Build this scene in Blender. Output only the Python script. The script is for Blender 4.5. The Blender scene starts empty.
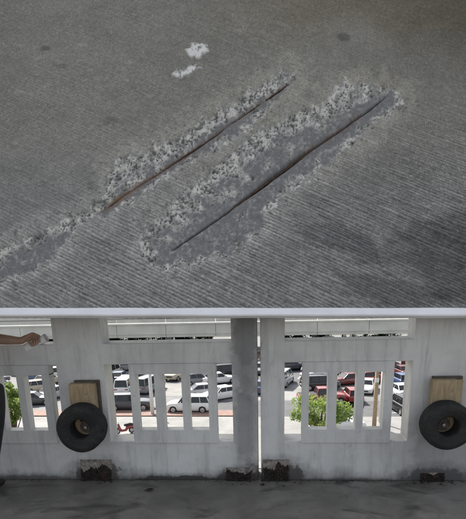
import bpy, bmesh, math, random
import numpy as np
from mathutils import Vector, Matrix, Euler, noise as mnoise

# ------------------------------------------------------------------ camera, sky, sun, exposure
scene = bpy.context.scene
C = scene.collection
R = math.radians
F, PX, PY = 500.0, 233.0, 417.0            # focal length and principal point of the lower picture, photo pixels
EYE = Vector((0.0, -3.72, 1.6))
cam_d = bpy.data.cameras.new('camera')
cam = bpy.data.objects.new('camera', cam_d); C.objects.link(cam)
cam.location = EYE
CROT = Matrix.Rotation(R(4), 3, 'Z') @ Matrix.Rotation(R(90 - 16), 3, 'X') @ Matrix.Rotation(R(-1.4), 3, 'Z')
cam.rotation_euler = CROT.to_euler()
cam_d.sensor_fit = 'HORIZONTAL'; cam_d.sensor_width = 36
cam_d.lens = F / 466 * 36
cam_d.shift_y = (PY - 259.5) / 466
cam_d.clip_start = 0.05; cam_d.clip_end = 3000
scene.camera = cam

SUN_EL, SUN_AZ = R(46), R(-32)             # azimuth from +y (beyond the parapet) towards -x
world = bpy.data.worlds.new('World'); scene.world = world
world.use_nodes = True
wn = world.node_tree.nodes; wl = world.node_tree.links
sky = wn.new('ShaderNodeTexSky'); sky.sky_type = 'NISHITA'; sky.sun_disc = False
sky.sun_elevation = SUN_EL; sky.sun_rotation = SUN_AZ
sky.air_density = 1.0; sky.dust_density = 2.5; sky.ozone_density = 1.0
hz = wn.new('ShaderNodeHueSaturation'); hz.inputs['Saturation'].default_value = .32      # hazy, whitish sky
wl.new(sky.outputs[0], hz.inputs['Color']); wl.new(hz.outputs[0], wn['Background'].inputs[0])
wn['Background'].inputs[1].default_value = 0.13

sun_d = bpy.data.lights.new('sun', 'SUN'); sun_d.energy = 4.8; sun_d.angle = R(0.6); sun_d.color = (1, .95, .87)
sun = bpy.data.objects.new('sun', sun_d); C.objects.link(sun)
to_sun = Vector((math.sin(SUN_AZ) * math.cos(SUN_EL), math.cos(SUN_AZ) * math.cos(SUN_EL), math.sin(SUN_EL)))
sun.rotation_euler = to_sun.to_track_quat('Z', 'Y').to_euler()

scene.view_settings.view_transform = 'Standard'; scene.view_settings.look = 'None'
scene.view_settings.gamma = 1; scene.view_settings.exposure = 0.75
scene.render.engine = 'CYCLES'

# ------------------------------------------------------------------ helpers
MROT = CROT
MINV = np.array(MROT.transposed())
def ray(px, py):
    return (MROT @ Vector(((px - PX) / F, -(py - PY) / F, -1))).normalized()
def on_y(px, py, Y=0.0):
    d = ray(px, py); t = (Y - EYE.y) / d.y; return EYE + d * t
def on_z(px, py, Z=0.0):
    d = ray(px, py); t = (Z - EYE.z) / d.z; return EYE + d * t
GZ = -12.0
def G(px, py): return on_z(px, py, GZ)

def tag(o, label=None, cat=None, group=None, kind=None):
    if label: o['label'] = label
    if cat: o['category'] = cat
    if group: o['group'] = group
    if kind: o['kind'] = kind
    return o
def empty(name, loc=(0, 0, 0), rz=0, parent=None):
    o = bpy.data.objects.new(name, None); C.objects.link(o)
    o.location = loc; o.rotation_euler = (0, 0, rz); o.empty_display_size = .1
    if parent: o.parent = parent
    return o
def link(name, me, mat=None, parent=None, smooth=False):
    o = bpy.data.objects.new(name, me); C.objects.link(o)
    if mat is not None:
        for m in (mat if isinstance(mat, (list, tuple)) else [mat]): me.materials.append(m)
    if parent: o.parent = parent
    if smooth: me.polygons.foreach_set('use_smooth', [True] * len(me.polygons))
    return o
def build(name, bm, mat=None, parent=None, smooth=False, bevel=0, seg=2):
    me = bpy.data.meshes.new(name); bm.to_mesh(me); bm.free()
    o = link(name, me, mat, parent, smooth)
    if bevel:
        b = o.modifiers.new('b', 'BEVEL'); b.width = bevel; b.segments = seg; b.limit_method = 'ANGLE'; b.angle_limit = R(35)
    return o
def box(bm, x0, x1, y0, y1, z0, z1, mi=0):
    v = [bm.verts.new(p) for p in ((x0,y0,z0),(x1,y0,z0),(x1,y1,z0),(x0,y1,z0),(x0,y0,z1),(x1,y0,z1),(x1,y1,z1),(x0,y1,z1))]
    for f in ((0,3,2,1),(4,5,6,7),(0,1,5,4),(1,2,6,5),(2,3,7,6),(3,0,4,7)):
        bm.faces.new([v[i] for i in f]).material_index = mi
    return v
def mbox(name, x0, x1, y0, y1, z0, z1, mat, parent=None, bevel=0):
    bm = bmesh.new(); box(bm, x0, x1, y0, y1, z0, z1); return build(name, bm, mat, parent, bevel=bevel)
def tube(bm, pts, rad, n=8, cap=True):
    pts = [Vector(p) for p in pts]; rings = []
    if not isinstance(rad, (list, tuple)): rad = [rad] * len(pts)
    for i, p in enumerate(pts):
        t = (pts[min(i + 1, len(pts) - 1)] - pts[max(i - 1, 0)]).normalized()
        a = t.orthogonal().normalized() if i == 0 else (a - t * a.dot(t)).normalized()
        b = t.cross(a)
        rings.append([bm.verts.new(p + (a * math.cos(2*math.pi*k/n) + b * math.sin(2*math.pi*k/n)) * rad[i]) for k in range(n)])
    for i in range(len(rings) - 1):
        for k in range(n):
            bm.faces.new((rings[i][k], rings[i][(k+1)%n], rings[i+1][(k+1)%n], rings[i+1][k]))
    if cap:
        bm.faces.new(rings[0][::-1]); bm.faces.new(rings[-1])
def lathe(bm, prof, n=48, axis='y', closed=True):
    rings = []
    for k in range(n):
        a = 2 * math.pi * k / n; c, s = math.cos(a), math.sin(a)
        rings.append([bm.verts.new((r * c, h, r * s)) for r, h in prof])
    m = len(prof)
    for k in range(n):
        for j in range(m if closed else m - 1):
            bm.faces.new((rings[k][j], rings[k][(j+1)%m], rings[(k+1)%n][(j+1)%m], rings[(k+1)%n][j]))

# ---- numpy noise
_rs = np.random.RandomState(7)
_T = _rs.rand(512, 512)
def vn(x, y, s=0):
    x = x + s * 37.17; y = y + s * 91.73
    xi = np.floor(x).astype(int); yi = np.floor(y).astype(int)
    fx = x - xi; fy = y - yi
    fx = fx * fx * (3 - 2 * fx); fy = fy * fy * (3 - 2 * fy)
    g = lambda a, b: _T[a & 511, b & 511]
    return (g(xi, yi) * (1 - fx) + g(xi + 1, yi) * fx) * (1 - fy) + (g(xi, yi + 1) * (1 - fx) + g(xi + 1, yi + 1) * fx) * fy
def fb(x, y, o=4, s=0, gain=.5):
    t = 0; a = 1; n = 0
    for i in range(o):
        t = t + a * vn(x * 2**i, y * 2**i, s + i * 3); n += a; a *= gain
    return t / n
def ss(a, b, x):
    t = np.clip((x - a) / (b - a), 0, 1); return t * t * (3 - 2 * t)
def poly_sd(px, py, poly):
    """signed distance to polygon, positive inside"""
    d = np.full(px.shape, 1e9); ins = np.zeros(px.shape, bool)
    n = len(poly)
    for i in range(n):
        (x0, y0), (x1, y1) = poly[i], poly[(i + 1) % n]
        dx, dy = x1 - x0, y1 - y0
        t = np.clip(((px - x0) * dx + (py - y0) * dy) / (dx * dx + dy * dy + 1e-9), 0, 1)
        d = np.minimum(d, np.hypot(px - x0 - t * dx, py - y0 - t * dy))
        c = ((y0 > py) != (y1 > py)) & (px < (x1 - x0) * (py - y0) / (y1 - y0 + 1e-12) + x0)
        ins ^= c
    return np.where(ins, d, -d)
def line_d(px, py, pts):
    """distance to polyline, parameter along it (0..1), side (+ below/right)"""
    d = np.full(px.shape, 1e9); tt = np.zeros(px.shape); sd = np.zeros(px.shape)
    L = [math.dist(pts[i], pts[i+1]) for i in range(len(pts) - 1)]; tot = sum(L); acc = 0
    for i in range(len(pts) - 1):
        (x0, y0), (x1, y1) = pts[i], pts[i + 1]; dx, dy = x1 - x0, y1 - y0
        t = np.clip(((px - x0) * dx + (py - y0) * dy) / (dx * dx + dy * dy), 0, 1)
        q = np.hypot(px - x0 - t * dx, py - y0 - t * dy); m = q < d
        d = np.where(m, q, d); tt = np.where(m, (acc + t * L[i]) / tot, tt)
        sd = np.where(m, np.sign((px - x0) * -dy + (py - y0) * dx), sd); acc += L[i]
    return d, tt, sd

# ------------------------------------------------------------------ materials
def new_mat(name):
    m = bpy.data.materials.new(name); m.use_nodes = True
    nt = m.node_tree; return m, nt, nt.nodes['Principled BSDF']
def nd(nt, typ, **kw):
    n = nt.nodes.new(typ)
    for k, v in kw.items():
        if k in n.inputs: n.inputs[k].default_value = v
        else: setattr(n, k, v)
    return n
def ramp(nt, fac, stops):
    r = nt.nodes.new('ShaderNodeValToRGB'); e = r.color_ramp.elements
    while len(e) < len(stops): e.new(.5)
    for i, (p, c) in enumerate(stops):
        e[i].position = p; e[i].color = (c, c, c, 1) if isinstance(c, (int, float)) else (*c, 1)
    nt.links.new(fac, r.inputs[0]); return r.outputs[0]
def mix(nt, fac, a, b, mode='MIX'):
    m = nt.nodes.new('ShaderNodeMix'); m.data_type = 'RGBA'; m.blend_type = mode
    for sock, v in ((m.inputs[0], fac), (m.inputs[6], a), (m.inputs[7], b)):
        if hasattr(v, 'is_output'): nt.links.new(v, sock)
        elif isinstance(v, (int, float)): sock.default_value = v if sock.type == 'VALUE' else (v, v, v, 1)
        else: sock.default_value = (*v, 1)
    return m.outputs[2]
def tex(nt, scale, detail=4, rough=.55, vec=None, dist=0):
    n = nt.nodes.new('ShaderNodeTexNoise'); n.inputs['Scale'].default_value = scale
    n.inputs['Detail'].default_value = detail; n.inputs['Roughness'].default_value = rough; n.inputs['Distortion'].default_value = dist
    if vec is not None: nt.links.new(vec, n.inputs['Vector'])
    return n.outputs[0]
def coord(nt, scale=(1, 1, 1), out='Object'):
    t = nt.nodes.new('ShaderNodeTexCoord'); mp = nt.nodes.new('ShaderNodeMapping'); mp.inputs['Scale'].default_value = scale
    nt.links.new(t.outputs[out], mp.inputs[0]); return mp.outputs[0]
def bump(nt, bsdf, h, strength=.3, dist=.005):
    b = nt.nodes.new('ShaderNodeBump'); b.inputs['Strength'].default_value = strength; b.inputs['Distance'].default_value = dist
    nt.links.new(h, b.inputs['Height']); nt.links.new(b.outputs[0], bsdf.inputs['Normal'])
def simple(name, col, rough=.6, metal=0, var=.12, scale=8, bmp=0, spec=.5):
    m, nt, b = new_mat(name)
    n = tex(nt, scale, 5, .6, coord(nt))
    lo = tuple(c * (1 - var) for c in col); hi = tuple(min(1, c * (1 + var)) for c in col)
    nt.links.new(ramp(nt, n, [(.3, lo), (.7, hi)]), b.inputs['Base Color'])
    b.inputs['Roughness'].default_value = rough; b.inputs['Metallic'].default_value = metal; b.inputs['Specular IOR Level'].default_value = spec
    if bmp: bump(nt, b, tex(nt, scale * 8, 3, .6, coord(nt)), bmp)
    return m

# painted precast wall: white paint greyed with grime, streaks, dirt splashed up from the floor
def wall_mat():
    m, nt, b = new_mat('grimy_white_paint')
    co = coord(nt)
    big = tex(nt, 1.7, 5, .62, co)
    col = ramp(nt, big, [(.25, (.46, .455, .445)), (.5, (.64, .635, .62)), (.75, (.73, .725, .71))])
    st = tex(nt, 3.2, 6, .7, coord(nt, (5, 5, .55)))
    col = mix(nt, ramp(nt, st, [(.50, 0), (.76, .6)]), col, (.30, .298, .295))
    blot = tex(nt, 6.5, 6, .68, co, .4)
    col = mix(nt, ramp(nt, blot, [(.60, 0), (.78, .5)]), col, (.22, .22, .23))
    sep = nt.nodes.new('ShaderNodeSeparateXYZ'); nt.links.new(co, sep.inputs[0])
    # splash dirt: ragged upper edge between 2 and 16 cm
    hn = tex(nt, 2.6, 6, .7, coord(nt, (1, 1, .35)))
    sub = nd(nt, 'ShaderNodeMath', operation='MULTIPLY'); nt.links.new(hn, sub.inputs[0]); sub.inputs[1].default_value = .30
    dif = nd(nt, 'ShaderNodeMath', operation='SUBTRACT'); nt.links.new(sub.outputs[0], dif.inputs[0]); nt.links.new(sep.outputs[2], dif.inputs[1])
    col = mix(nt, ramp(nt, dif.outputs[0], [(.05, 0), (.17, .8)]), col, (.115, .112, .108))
    # smudges rubbed on particular spots: joint column, foot of the walls, column by the second tyre, with painted corner vignette
    geo = nt.nodes.new('ShaderNodeNewGeometry')
    def smudge_falloff(col, cx, cz, rx, rz, amt, c, sc):
        mp = nt.nodes.new('ShaderNodeMapping'); mp.vector_type = 'POINT'; nt.links.new(geo.outputs['Position'], mp.inputs[0])
        mp.inputs['Location'].default_value = (-cx / rx, 0, -cz / rz); mp.inputs['Scale'].default_value = (1 / rx, 0, 1 / rz)
        ln = nd(nt, 'ShaderNodeVectorMath', operation='LENGTH'); nt.links.new(mp.outputs[0], ln.inputs[0])
        n_ = tex(nt, sc, 6, .72, co, .3)
        ad = nd(nt, 'ShaderNodeMath', operation='MULTIPLY_ADD'); nt.links.new(n_, ad.inputs[0]); ad.inputs[1].default_value = -1.7; nt.links.new(ln.outputs['Value'], ad.inputs[2])
        return mix(nt, ramp(nt, ad.outputs[0], [(0.0, amt), (.22, amt * .45), (.8, 0)]), col, c)
    for (p, q, w, h, a, c, sc) in SMUDGES_FALLOFF:
        P = on_y(p, q); col = smudge_falloff(col, P.x, P.z, w, h, a, c, sc)
    speck = tex(nt, 60, 2, .5, co)
    col = mix(nt, ramp(nt, speck, [(.66, 0), (.76, .45)]), col, (.18, .18, .18))
    nt.links.new(col, b.inputs['Base Color']); b.inputs['Roughness'].default_value = .72
    bump(nt, b, tex(nt, 45, 6, .65, co), .35, .006)
    return m
SMUDGES_FALLOFF = [(245, 335, .085, .26, .60, (.13, .13, .135), 9), (246, 425, .06, .4, .35, (.17, .17, .175), 12), (246, 345, .12, .4, .45, (.12, .12, .125), 11), (246, 425, .11, .3, .4, (.12, .12, .125), 13), (97, 474, .20, .11, .9, (.05, .045, .04), 9), (277, 476, .22, .12, .9, (.045, .04, .037), 9), (242, 480, .20, .09, .9, (.045, .04, .037), 9),
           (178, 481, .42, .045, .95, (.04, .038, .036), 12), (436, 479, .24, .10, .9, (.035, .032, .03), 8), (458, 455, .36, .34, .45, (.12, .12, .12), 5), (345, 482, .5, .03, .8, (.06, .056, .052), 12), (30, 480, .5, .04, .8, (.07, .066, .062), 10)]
M_wall = wall_mat()
M_edge = simple('white_divider_paint', (.88, .88, .92), .6, var=.06, scale=7, bmp=.3)
def floor_mat():
    m, nt, b = new_mat('dirty_deck_concrete')
    co = coord(nt)
    col = ramp(nt, tex(nt, 2.2, 7, .66, co, .3), [(.3, (.10, .094, .084)), (.5, (.175, .166, .150)), (.72, (.27, .258, .235))])
    stain = tex(nt, 3.1, 5, .6, coord(nt, (.8, 1.5, 1)), .8)
    col = mix(nt, ramp(nt, stain, [(.54, 0), (.68, .8)]), col, (.05, .047, .042))
    col = mix(nt, ramp(nt, tex(nt, 90, 3, .6, co), [(.58, 0), (.74, .5)]), col, (.32, .31, .30))
    nt.links.new(col, b.inputs['Base Color']); b.inputs['Roughness'].default_value = .7
    bump(nt, b, tex(nt, 40, 7, .7, co), .5, .008)
    return m
M_floor = floor_mat()
M_rub = simple('black_rubber', (.016, .016, .017), .62, var=.35, scale=14, bmp=.25)
def wood_mat():
    m, nt, b = new_mat('weathered_timber')
    co = coord(nt, (7, 7, .7))
    col = ramp(nt, tex(nt, 6, 6, .65, co, 1.2), [(.25, (.24, .17, .095)), (.5, (.40, .30, .18)), (.75, (.53, .42, .28))])
    kn = tex(nt, 9, 2, .5, coord(nt))
    col = mix(nt, ramp(nt, kn, [(.66, 0), (.74, .85)]), col, (.06, .035, .02))
    col = mix(nt, ramp(nt, tex(nt, 5, 6, .7, coord(nt)), [(.46, 0), (.70, .65)]), col, (.20, .175, .15))
    col = mix(nt, ramp(nt, tex(nt, 14, 3, .6, coord(nt, (9, 9, .35)), .6), [(.66, 0), (.71, .9)]), col, (.05, .036, .025))
    nt.links.new(col, b.inputs['Base Color']); b.inputs['Roughness'].default_value = .8
    bump(nt, b, tex(nt, 30, 5, .6, co), .6, .005); return m
M_wood = wood_mat()
def tyre_mat():
    m, nt, b = new_mat('dusty_scuffed_rubber'); co = coord(nt)
    col = ramp(nt, tex(nt, 9, 6, .7, co, .4), [(.35, (.014, .014, .015)), (.6, (.030, .029, .028)), (.8, (.075, .07, .064))])
    col = mix(nt, ramp(nt, tex(nt, 38, 5, .7, coord(nt, (1, 2.5, 1))), [(.58, 0), (.74, .6)]), col, (.10, .094, .086))
    nt.links.new(col, b.inputs['Base Color']); b.inputs['Roughness'].default_value = .78; b.inputs['Specular IOR Level'].default_value = .35
    bump(nt, b, tex(nt, 70, 4, .65, co), .4, .003); return m
M_tyre = tyre_mat()
M_recess_shade = simple('recess_shade_timber', (.10, .08, .062), .8, var=.4, scale=20, bmp=.3)
M_steel = simple('galvanised_steel', (.42, .41, .39), .45, .8, .2, 30)
def rust_mat(name, dark, mid, hot):
    m, nt, b = new_mat(name)
    co = coord(nt)
    col = ramp(nt, tex(nt, 26, 6, .7, co, .5), [(.3, dark), (.55, mid), (.74, hot)])
    nt.links.new(col, b.inputs['Base Color']); b.inputs['Roughness'].default_value = .9
    bump(nt, b, tex(nt, 120, 5, .7, co), .7, .004); return m
M_rust = rust_mat('rusted_plate', (.018, .013, .011), (.07, .035, .02), (.20, .085, .035))
M_hub = rust_mat('greyed_rusty_steel', (.06, .045, .038), (.16, .13, .115), (.26, .225, .20))
M_plate_r = rust_mat('rust_stained_paint', (.07, .04, .028), (.30, .27, .24), (.50, .485, .465))
M_grout = rust_mat('broken_black_grout', (.014, .012, .011), (.032, .024, .02), (.12, .055, .03))
M_rebar = rust_mat('rusted_rebar', (.035, .022, .016), (.085, .045, .028), (.20, .09, .04))
def attr_concrete():
    m, nt, b = new_mat('broomed_concrete')
    a = nt.nodes.new('ShaderNodeAttribute'); a.attribute_name = 'albedo'
    co = coord(nt)
    g = ramp(nt, tex(nt, 150, 3, .65, co), [(.25, .72), (.5, 1.0), (.75, 1.3)])
    col = mix(nt, 1.0, a.outputs['Color'], g, 'MULTIPLY')
    nt.links.new(col, b.inputs['Base Color']); b.inputs['Roughness'].default_value = .82
    b.inputs['Specular IOR Level'].default_value = .3
    bump(nt, b, tex(nt, 220, 4, .7, co), .35, .004); return m
M_slab = attr_concrete()
M_stone_pale = simple('pale_limestone_aggregate', (.46, .44, .41), .8, var=.3, scale=25)
M_stone_dark = simple('dark_aggregate', (.085, .085, .09), .8, var=.4, scale=25)

# ------------------------------------------------------------------ THE DECK SLAB with the two spalls
TILT = R(52)
SD = 3.38                                   # distance of its lower edge in front of the eye
eu = (MROT @ Vector((1, 0, 0))).normalized()
yawdir = Vector((0, 0, 1)).cross(eu).normalized()
ev = yawdir * math.cos(TILT) + eu.cross(yawdir) * math.sin(TILT)
en = eu.cross(ev)                           # facing the camera and up
d0 = ray(233, 314); S0 = EYE + d0 * (SD / d0.dot(yawdir))
def slab_uv(px, py):
    d = ray(px, py); t = (S0 - EYE).dot(en) / d.dot(en); p = EYE + d * t - S0
    return p.dot(eu), p.dot(ev)
def slab_px(u, v):
    Pw = [S0[i] + u * eu[i] + v * ev[i] - EYE[i] for i in range(3)]
    c = [MINV[r][0] * Pw[0] + MINV[r][1] * Pw[1] + MINV[r][2] * Pw[2] for r in range(3)]
    return PX + F * c[0] / -c[2], PY - F * c[1] / -c[2]

SPA = [(-20,262),(5,247),(20,240),(45,229),(62,222),(85,209),(104,193),(109,172),(116,158),(135,152),(150,148),(170,139),(190,127),(215,111),(240,97),(262,83),(282,71),(298,70),
       (297,82),(284,94),(272,104),(262,114),(256,126),(243,132),(230,142),(212,151),(188,163),(166,179),(146,192),(127,206),(106,215),(84,222),(70,232),(64,246),(50,262),(22,273),(5,279),(-20,292)]
SPB = [(136,240),(142,228),(152,219),(166,208),(178,194),(195,180),(210,170),(225,158),(245,140),(270,125),(290,117),(305,108),(322,102),(335,90),(346,81),(366,81),(386,88),(401,94),(408,101),
       (398,110),(385,117),(370,128),(350,147),(325,167),(305,182),(286,196),(264,215),(256,236),(236,252),(214,259),(190,266),(166,269),(150,266),(140,253)]
BARA = [(94,214),(106,207),(130,190),(165,168),(205,141),(245,112),(292,80)]
BARB = [(168,252),(195,233),(228,210),(262,184),(298,157),(330,136),(360,115),(390,93)]

def slab_grid():
    # columns finer where the camera comes close, rows finer towards the lower edge
    us = [0.0]
    while us[-1] < 4.6: us.append(us[-1] + (.0047 if us[-1] < 1.75 else .0047 + .0038 * min(1, (us[-1] - 1.75) / 1.5) + (.05 if us[-1] > 3.3 else 0)))
    u = np.array([-a for a in us[:0:-1]] + us)
    vs = [0.0]
    while vs[-1] < 4.8: vs.append(vs[-1] + (.0047 + .0024 * vs[-1] if vs[-1] < 3.75 else .06))
    return u, np.array(vs)
u1, v1 = slab_grid()
U, V = np.meshgrid(u1, v1)
px, py = slab_px(U, V)
wx = px + (fb(px / 8, py / 8, 3, 11) - .5) * 11; wy = py + (fb(px / 8, py / 8, 3, 17) - .5) * 11
sdA = poly_sd(wx, wy, SPA); sdB = poly_sd(wx, wy, SPB); sdm = np.maximum(sdA, sdB)
dA, tA, gA = line_d(px + (fb(px/25, py/25, 3, 5) - .5) * 2.5, py + (fb(px/25, py/25, 3, 6) - .5) * 2.5, BARA)
dB, tB, gB = line_d(px + (fb(px/25, py/25, 3, 8) - .5) * 2, py + (fb(px/25, py/25, 3, 9) - .5) * 2, BARB)
isA = sdA >= sdB
dbar = np.where(isA, dA, dB); gbar = np.where(isA, gA, gB)

# broom direction in the slab plane, from one line of the photograph
a0 = Vector(slab_uv(250, 200)); a1 = Vector(slab_uv(370, 253)); eb = (a1 - a0).normalized()
T_ = U * eb.x + V * eb.y; S_ = -U * eb.y + V * eb.x
S_ = S_ + (fb(U * .7, V * .7, 2, 33) - .5) * .03
ph = S_ / .0255 + .9 * (vn(S_ / .04, T_ / 1.6, 5) - .5) + .30 * (vn(S_ / .02, T_ / .12, 6) - .5)
tine = np.abs((ph % 1.0) * 2 - 1) ** 3.0                                # narrow crests
tine = tine * ss(.18, .66, .6 * vn(S_ / .016, T_ / .16, 7) + .4 * vn(S_ / .012, T_ / .03, 9) + .10)           # broken along their length
broom = .62 * tine + .22 * vn(S_ / .0085, T_ / .10, 2) + .20 * vn(S_ / .0115, T_ / .016, 4)
broom = broom + .14
worn = np.clip(.30 + .75 * ss(120, 260, py + .22 * (px - 233)) + .30 * (fb(U * 1.3, V * 1.3, 3, 40) - .5), .22, 1.0)
worn = worn * (.7 + .6 * fb(U * 4, V * 4, 3, 44))
gr = fb(U * 60, V * 60, 3, 50, .7)
fine = _rs.rand(*U.shape)
mot = fb(px / 6.5, py / 6.5, 4, 70, .6); mot2 = fb(px / 2.6, py / 2.6, 3, 75, .65)
spall = ss(-3.0, 3.5, sdm + (mot2 - .5) * 6)
rim = spall * (1 - ss(np.where(gbar > 0, 1, 7), np.where(gbar > 0, 9, 24), sdm + (fb(px / 8, py / 8, 3, 60) - .5) * 18))
low_side = (gbar > 0)
# smooth bluish patching mortar low in the spalls and at the far left pocket
mort = ss(.34, .62, .5 + 1.0 * (fb(px / 10, py / 10, 3, 77, .55) - .5) + .55 * (mot - .5) + .26 * np.where(low_side, .32, -.08) - .34 * rim + .34 * np.exp(-(dbar / 8) ** 2) - .05
          + np.where(isA, -.08, .05) + .75 * np.exp(-(((px - 34) / 33) ** 2 + ((py - 254 + .42 * (px - 34)) / 15) ** 2)) + .14 * np.exp(-(((px - 215) / 45) ** 2 + ((py - 238) / 20) ** 2))) * spall
rough = spall * (1 - mort)
pit = ss(.62, .69, fb(px / 1.75, py / 1.5, 2, 78, .45) + .04 * (rim - .4)) * rough * ss(.35, .55, fb(px / 14, py / 14, 2, 79) + .18)
pits_out = ss(.70, .80, fb(U * 30, V * 30, 3, 81)) * (1 - spall) * (.15 + .75 * ss(-22, 0, sdm))
slotA = np.exp(-(dA / .85) ** 2) * (.35 + .65 * ss(.3, .6, fb(px / 12, py / 12, 2, 83) + .1)) * ss(0, .04, tA) * ss(1, .97, tA) * ss(-2, 2, sdA)
wB = .75 + 1.7 * np.exp(-((tB - .50) / .13) ** 2)
slotB = np.exp(-(dB / wB) ** 2) * ss(0, .06, tB) * ss(1, .95, tB)
smear = np.maximum(poly_sd(wx, wy, [(184,50),(194,44),(206,43),(209,52),(200,58),(188,57)]), poly_sd(wx, wy, [(171,75),(182,68),(196,63),(202,67),(192,74),(178,80)]))
smear = ss(-1, 2.5, smear) * ss(.22, .5, mot2 + .15)

H = (broom - .5) * .0100 * worn * (1 - spall) + (gr - .5) * .004 + (fine - .5) * .0017
H += spall * (-.010 + (mot - .5) * .012 * (1 - .6 * mort) + (mot2 - .5) * .009 * rough + (fine - .5) * .002 * rough - .003 * ss(4, 22, sdm))
H -= pit * .006 + pits_out * .005
H -= slotA * .012 + slotB * .030
H += .004 * smear
H += (fb(U * .8, V * .8, 2, 90) - .5) * .012

# colour of the slab at each spot, painted corner vignette included
crest = np.clip((broom - .48) * 2.9, -.85, 1.5) * worn
base = .218 * (1 + .30 * (fb(U * .9, V * .9, 4, 100) - .5) + .24 * (fb(U * 7, V * 7, 3, 104) - .5)) * (1 + .62 * crest) * (.70 + .60 * gr) * (.86 + .28 * fine)
base = base * (1 + .25 * ss(190, 290, py) * ss(260, 60, px))
lightspk = (fine > .978) * (.4 + .6 * ss(.4, .6, gr)); base = base + lightspk * .16 * (.3 + worn)
wm = ss(230, 90, py)
col = np.stack([base * (1.02 + .03 * wm), base * (.99 + .01 * wm), base * (.945 - .075 * wm)], -1)
def blend(c, m):
    global col
    m = np.clip(m, 0, 1)[..., None]; col = col * (1 - m) + np.asarray(c) * m
def tint(c, m):
    global col
    m = np.clip(m, 0, 1)[..., None]; col = col * (1 - m + m * np.asarray(c))
# brown tyre and oil film across the far end, painted corner vignette, dark blotches
tint((.84, .77, .62), ss(52, 4, py + (fb(U * 2.2, V * 2.2, 4, 110) - .5) * 55) * ss(150, 330, px) * .8)
tint((.58, .56, .52), ss(300, 470, px + (fb(U * 1.8, V * 1.8, 4, 112) - .5) * 110) * ss(140, 20, py))  # vignette-like light falloff to the upper right, painted into the colour
def blob(cx, cy, rx, ry, s, strength, c=(.45, .45, .45), rot=0.0):
    x = (px - cx) * math.cos(rot) + (py - cy) * math.sin(rot); y = -(px - cx) * math.sin(rot) + (py - cy) * math.cos(rot)
    q = np.sqrt((x / rx) ** 2 + (y / ry) ** 2) + (fb(px / (.45 * rx + 3), py / (.45 * ry + 3), 4, s) - .5) * 1.1
    tint(c, ss(1.15, .55, q) * strength)
blob(350, 243, 48, 17, 120, .65, (.48, .48, .49), .35)
blob(445, 262, 62, 38, 121, .75, (.38, .38, .38), .35)
blob(395, 292, 70, 14, 125, .7, (.5, .5, .5), .2)
blob(462, 225, 30, 26, 127, .7, (.5, .5, .5), .2)
blob(44, 48, 7, 3, 122, .7); blob(110, 121, 9, 4, 123, .5); blob(345, 37, 10, 5, 124, .7); blob(60, 66, 8, 3, 126, .5)
for k, (bx_, by_) in enumerate(((38, 58), (20, 92), (128, 62), (150, 95), (82, 44), (225, 62), (310, 60), (240, 30))):
    blob(bx_, by_, 6, 2.2, 140 + k, .35, (1.6, 1.58, 1.52))
tint((.72, .71, .68), ss(60, -30, px + (fb(U * 2, V * 2, 4, 160) - .5) * 90) * ss(150, 20, py) * .7)  # vignette darkening painted into the upper left corner
# light laitance halo along the spalls
tint((1.38, 1.37, 1.34), ss(-24, 0, sdm + (fb(px / 10, py / 10, 3, 150) - .5) * 26) * (1 - spall))
# broken faces
br = (.43 + .42 * (mot2 - .5) + .80 * (mot - .5)) * (.75 + .5 * fine)
blend(np.stack([br, br * .975, br * .91], -1), rough * .92)
wht = ss(.50, .68, mot + .13 * (rim - .3)) * ss(.36, .62, mot2)
blend((.64, .61, .55), wht * rough * .8)
blend((.075, .073, .072), pit * .8); tint((.5, .5, .5), pits_out)
mo = .19 * (1 + .5 * (mot2 - .5)) * (.82 + .36 * gr)
blend(np.stack([mo * 1.0, mo * 1.0, mo * 1.01], -1), mort * .95)
blend((.42, .41, .395), ss(.50, .72, mot2) * mort * .6 * ss(.47, .60, mot))
blend((.035, .030, .028), slotA * .75); blend((.022, .020, .02), slotB * .92)
rs_ = np.exp(-(((px - 121) / 13) ** 2 + ((py - 197 + .62 * (px - 121)) / 3.6) ** 2)) * ss(.32, .6, mot2)
blend((.24, .125, .06), np.clip(rs_ * 1.4, 0, 1) * .75)
blend((.10, .06, .042), np.exp(-(dB / 4.5) ** 2) * ss(.50, .58, tB) * ss(.97, .85, tB) * .55 * ss(.3, .6, mot))
blend((.15, .085, .05), np.exp(-(dA / 2.8) ** 2) * ss(.0, .08, tA) * (.35 + .65 * ss(.7, .4, tA)) * .65 * ss(.3, .55, mot2 + .1))
blend((.80, .785, .755), smear * ss(.34, .60, mot2 + .04 + .16 * fine + .25 * (mot - .5)) * .92)

nr, nc = U.shape
co3 = np.empty((nr, nc, 3))
for i in range(3): co3[..., i] = S0[i] + U * eu[i] + V * ev[i] + H * en[i]
me = bpy.data.meshes.new('deck_slab')
idx = np.arange(nr * nc).reshape(nr, nc)
quads = np.stack([idx[:-1, :-1], idx[:-1, 1:], idx[1:, 1:], idx[1:, :-1]], -1).reshape(-1, 4)
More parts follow.
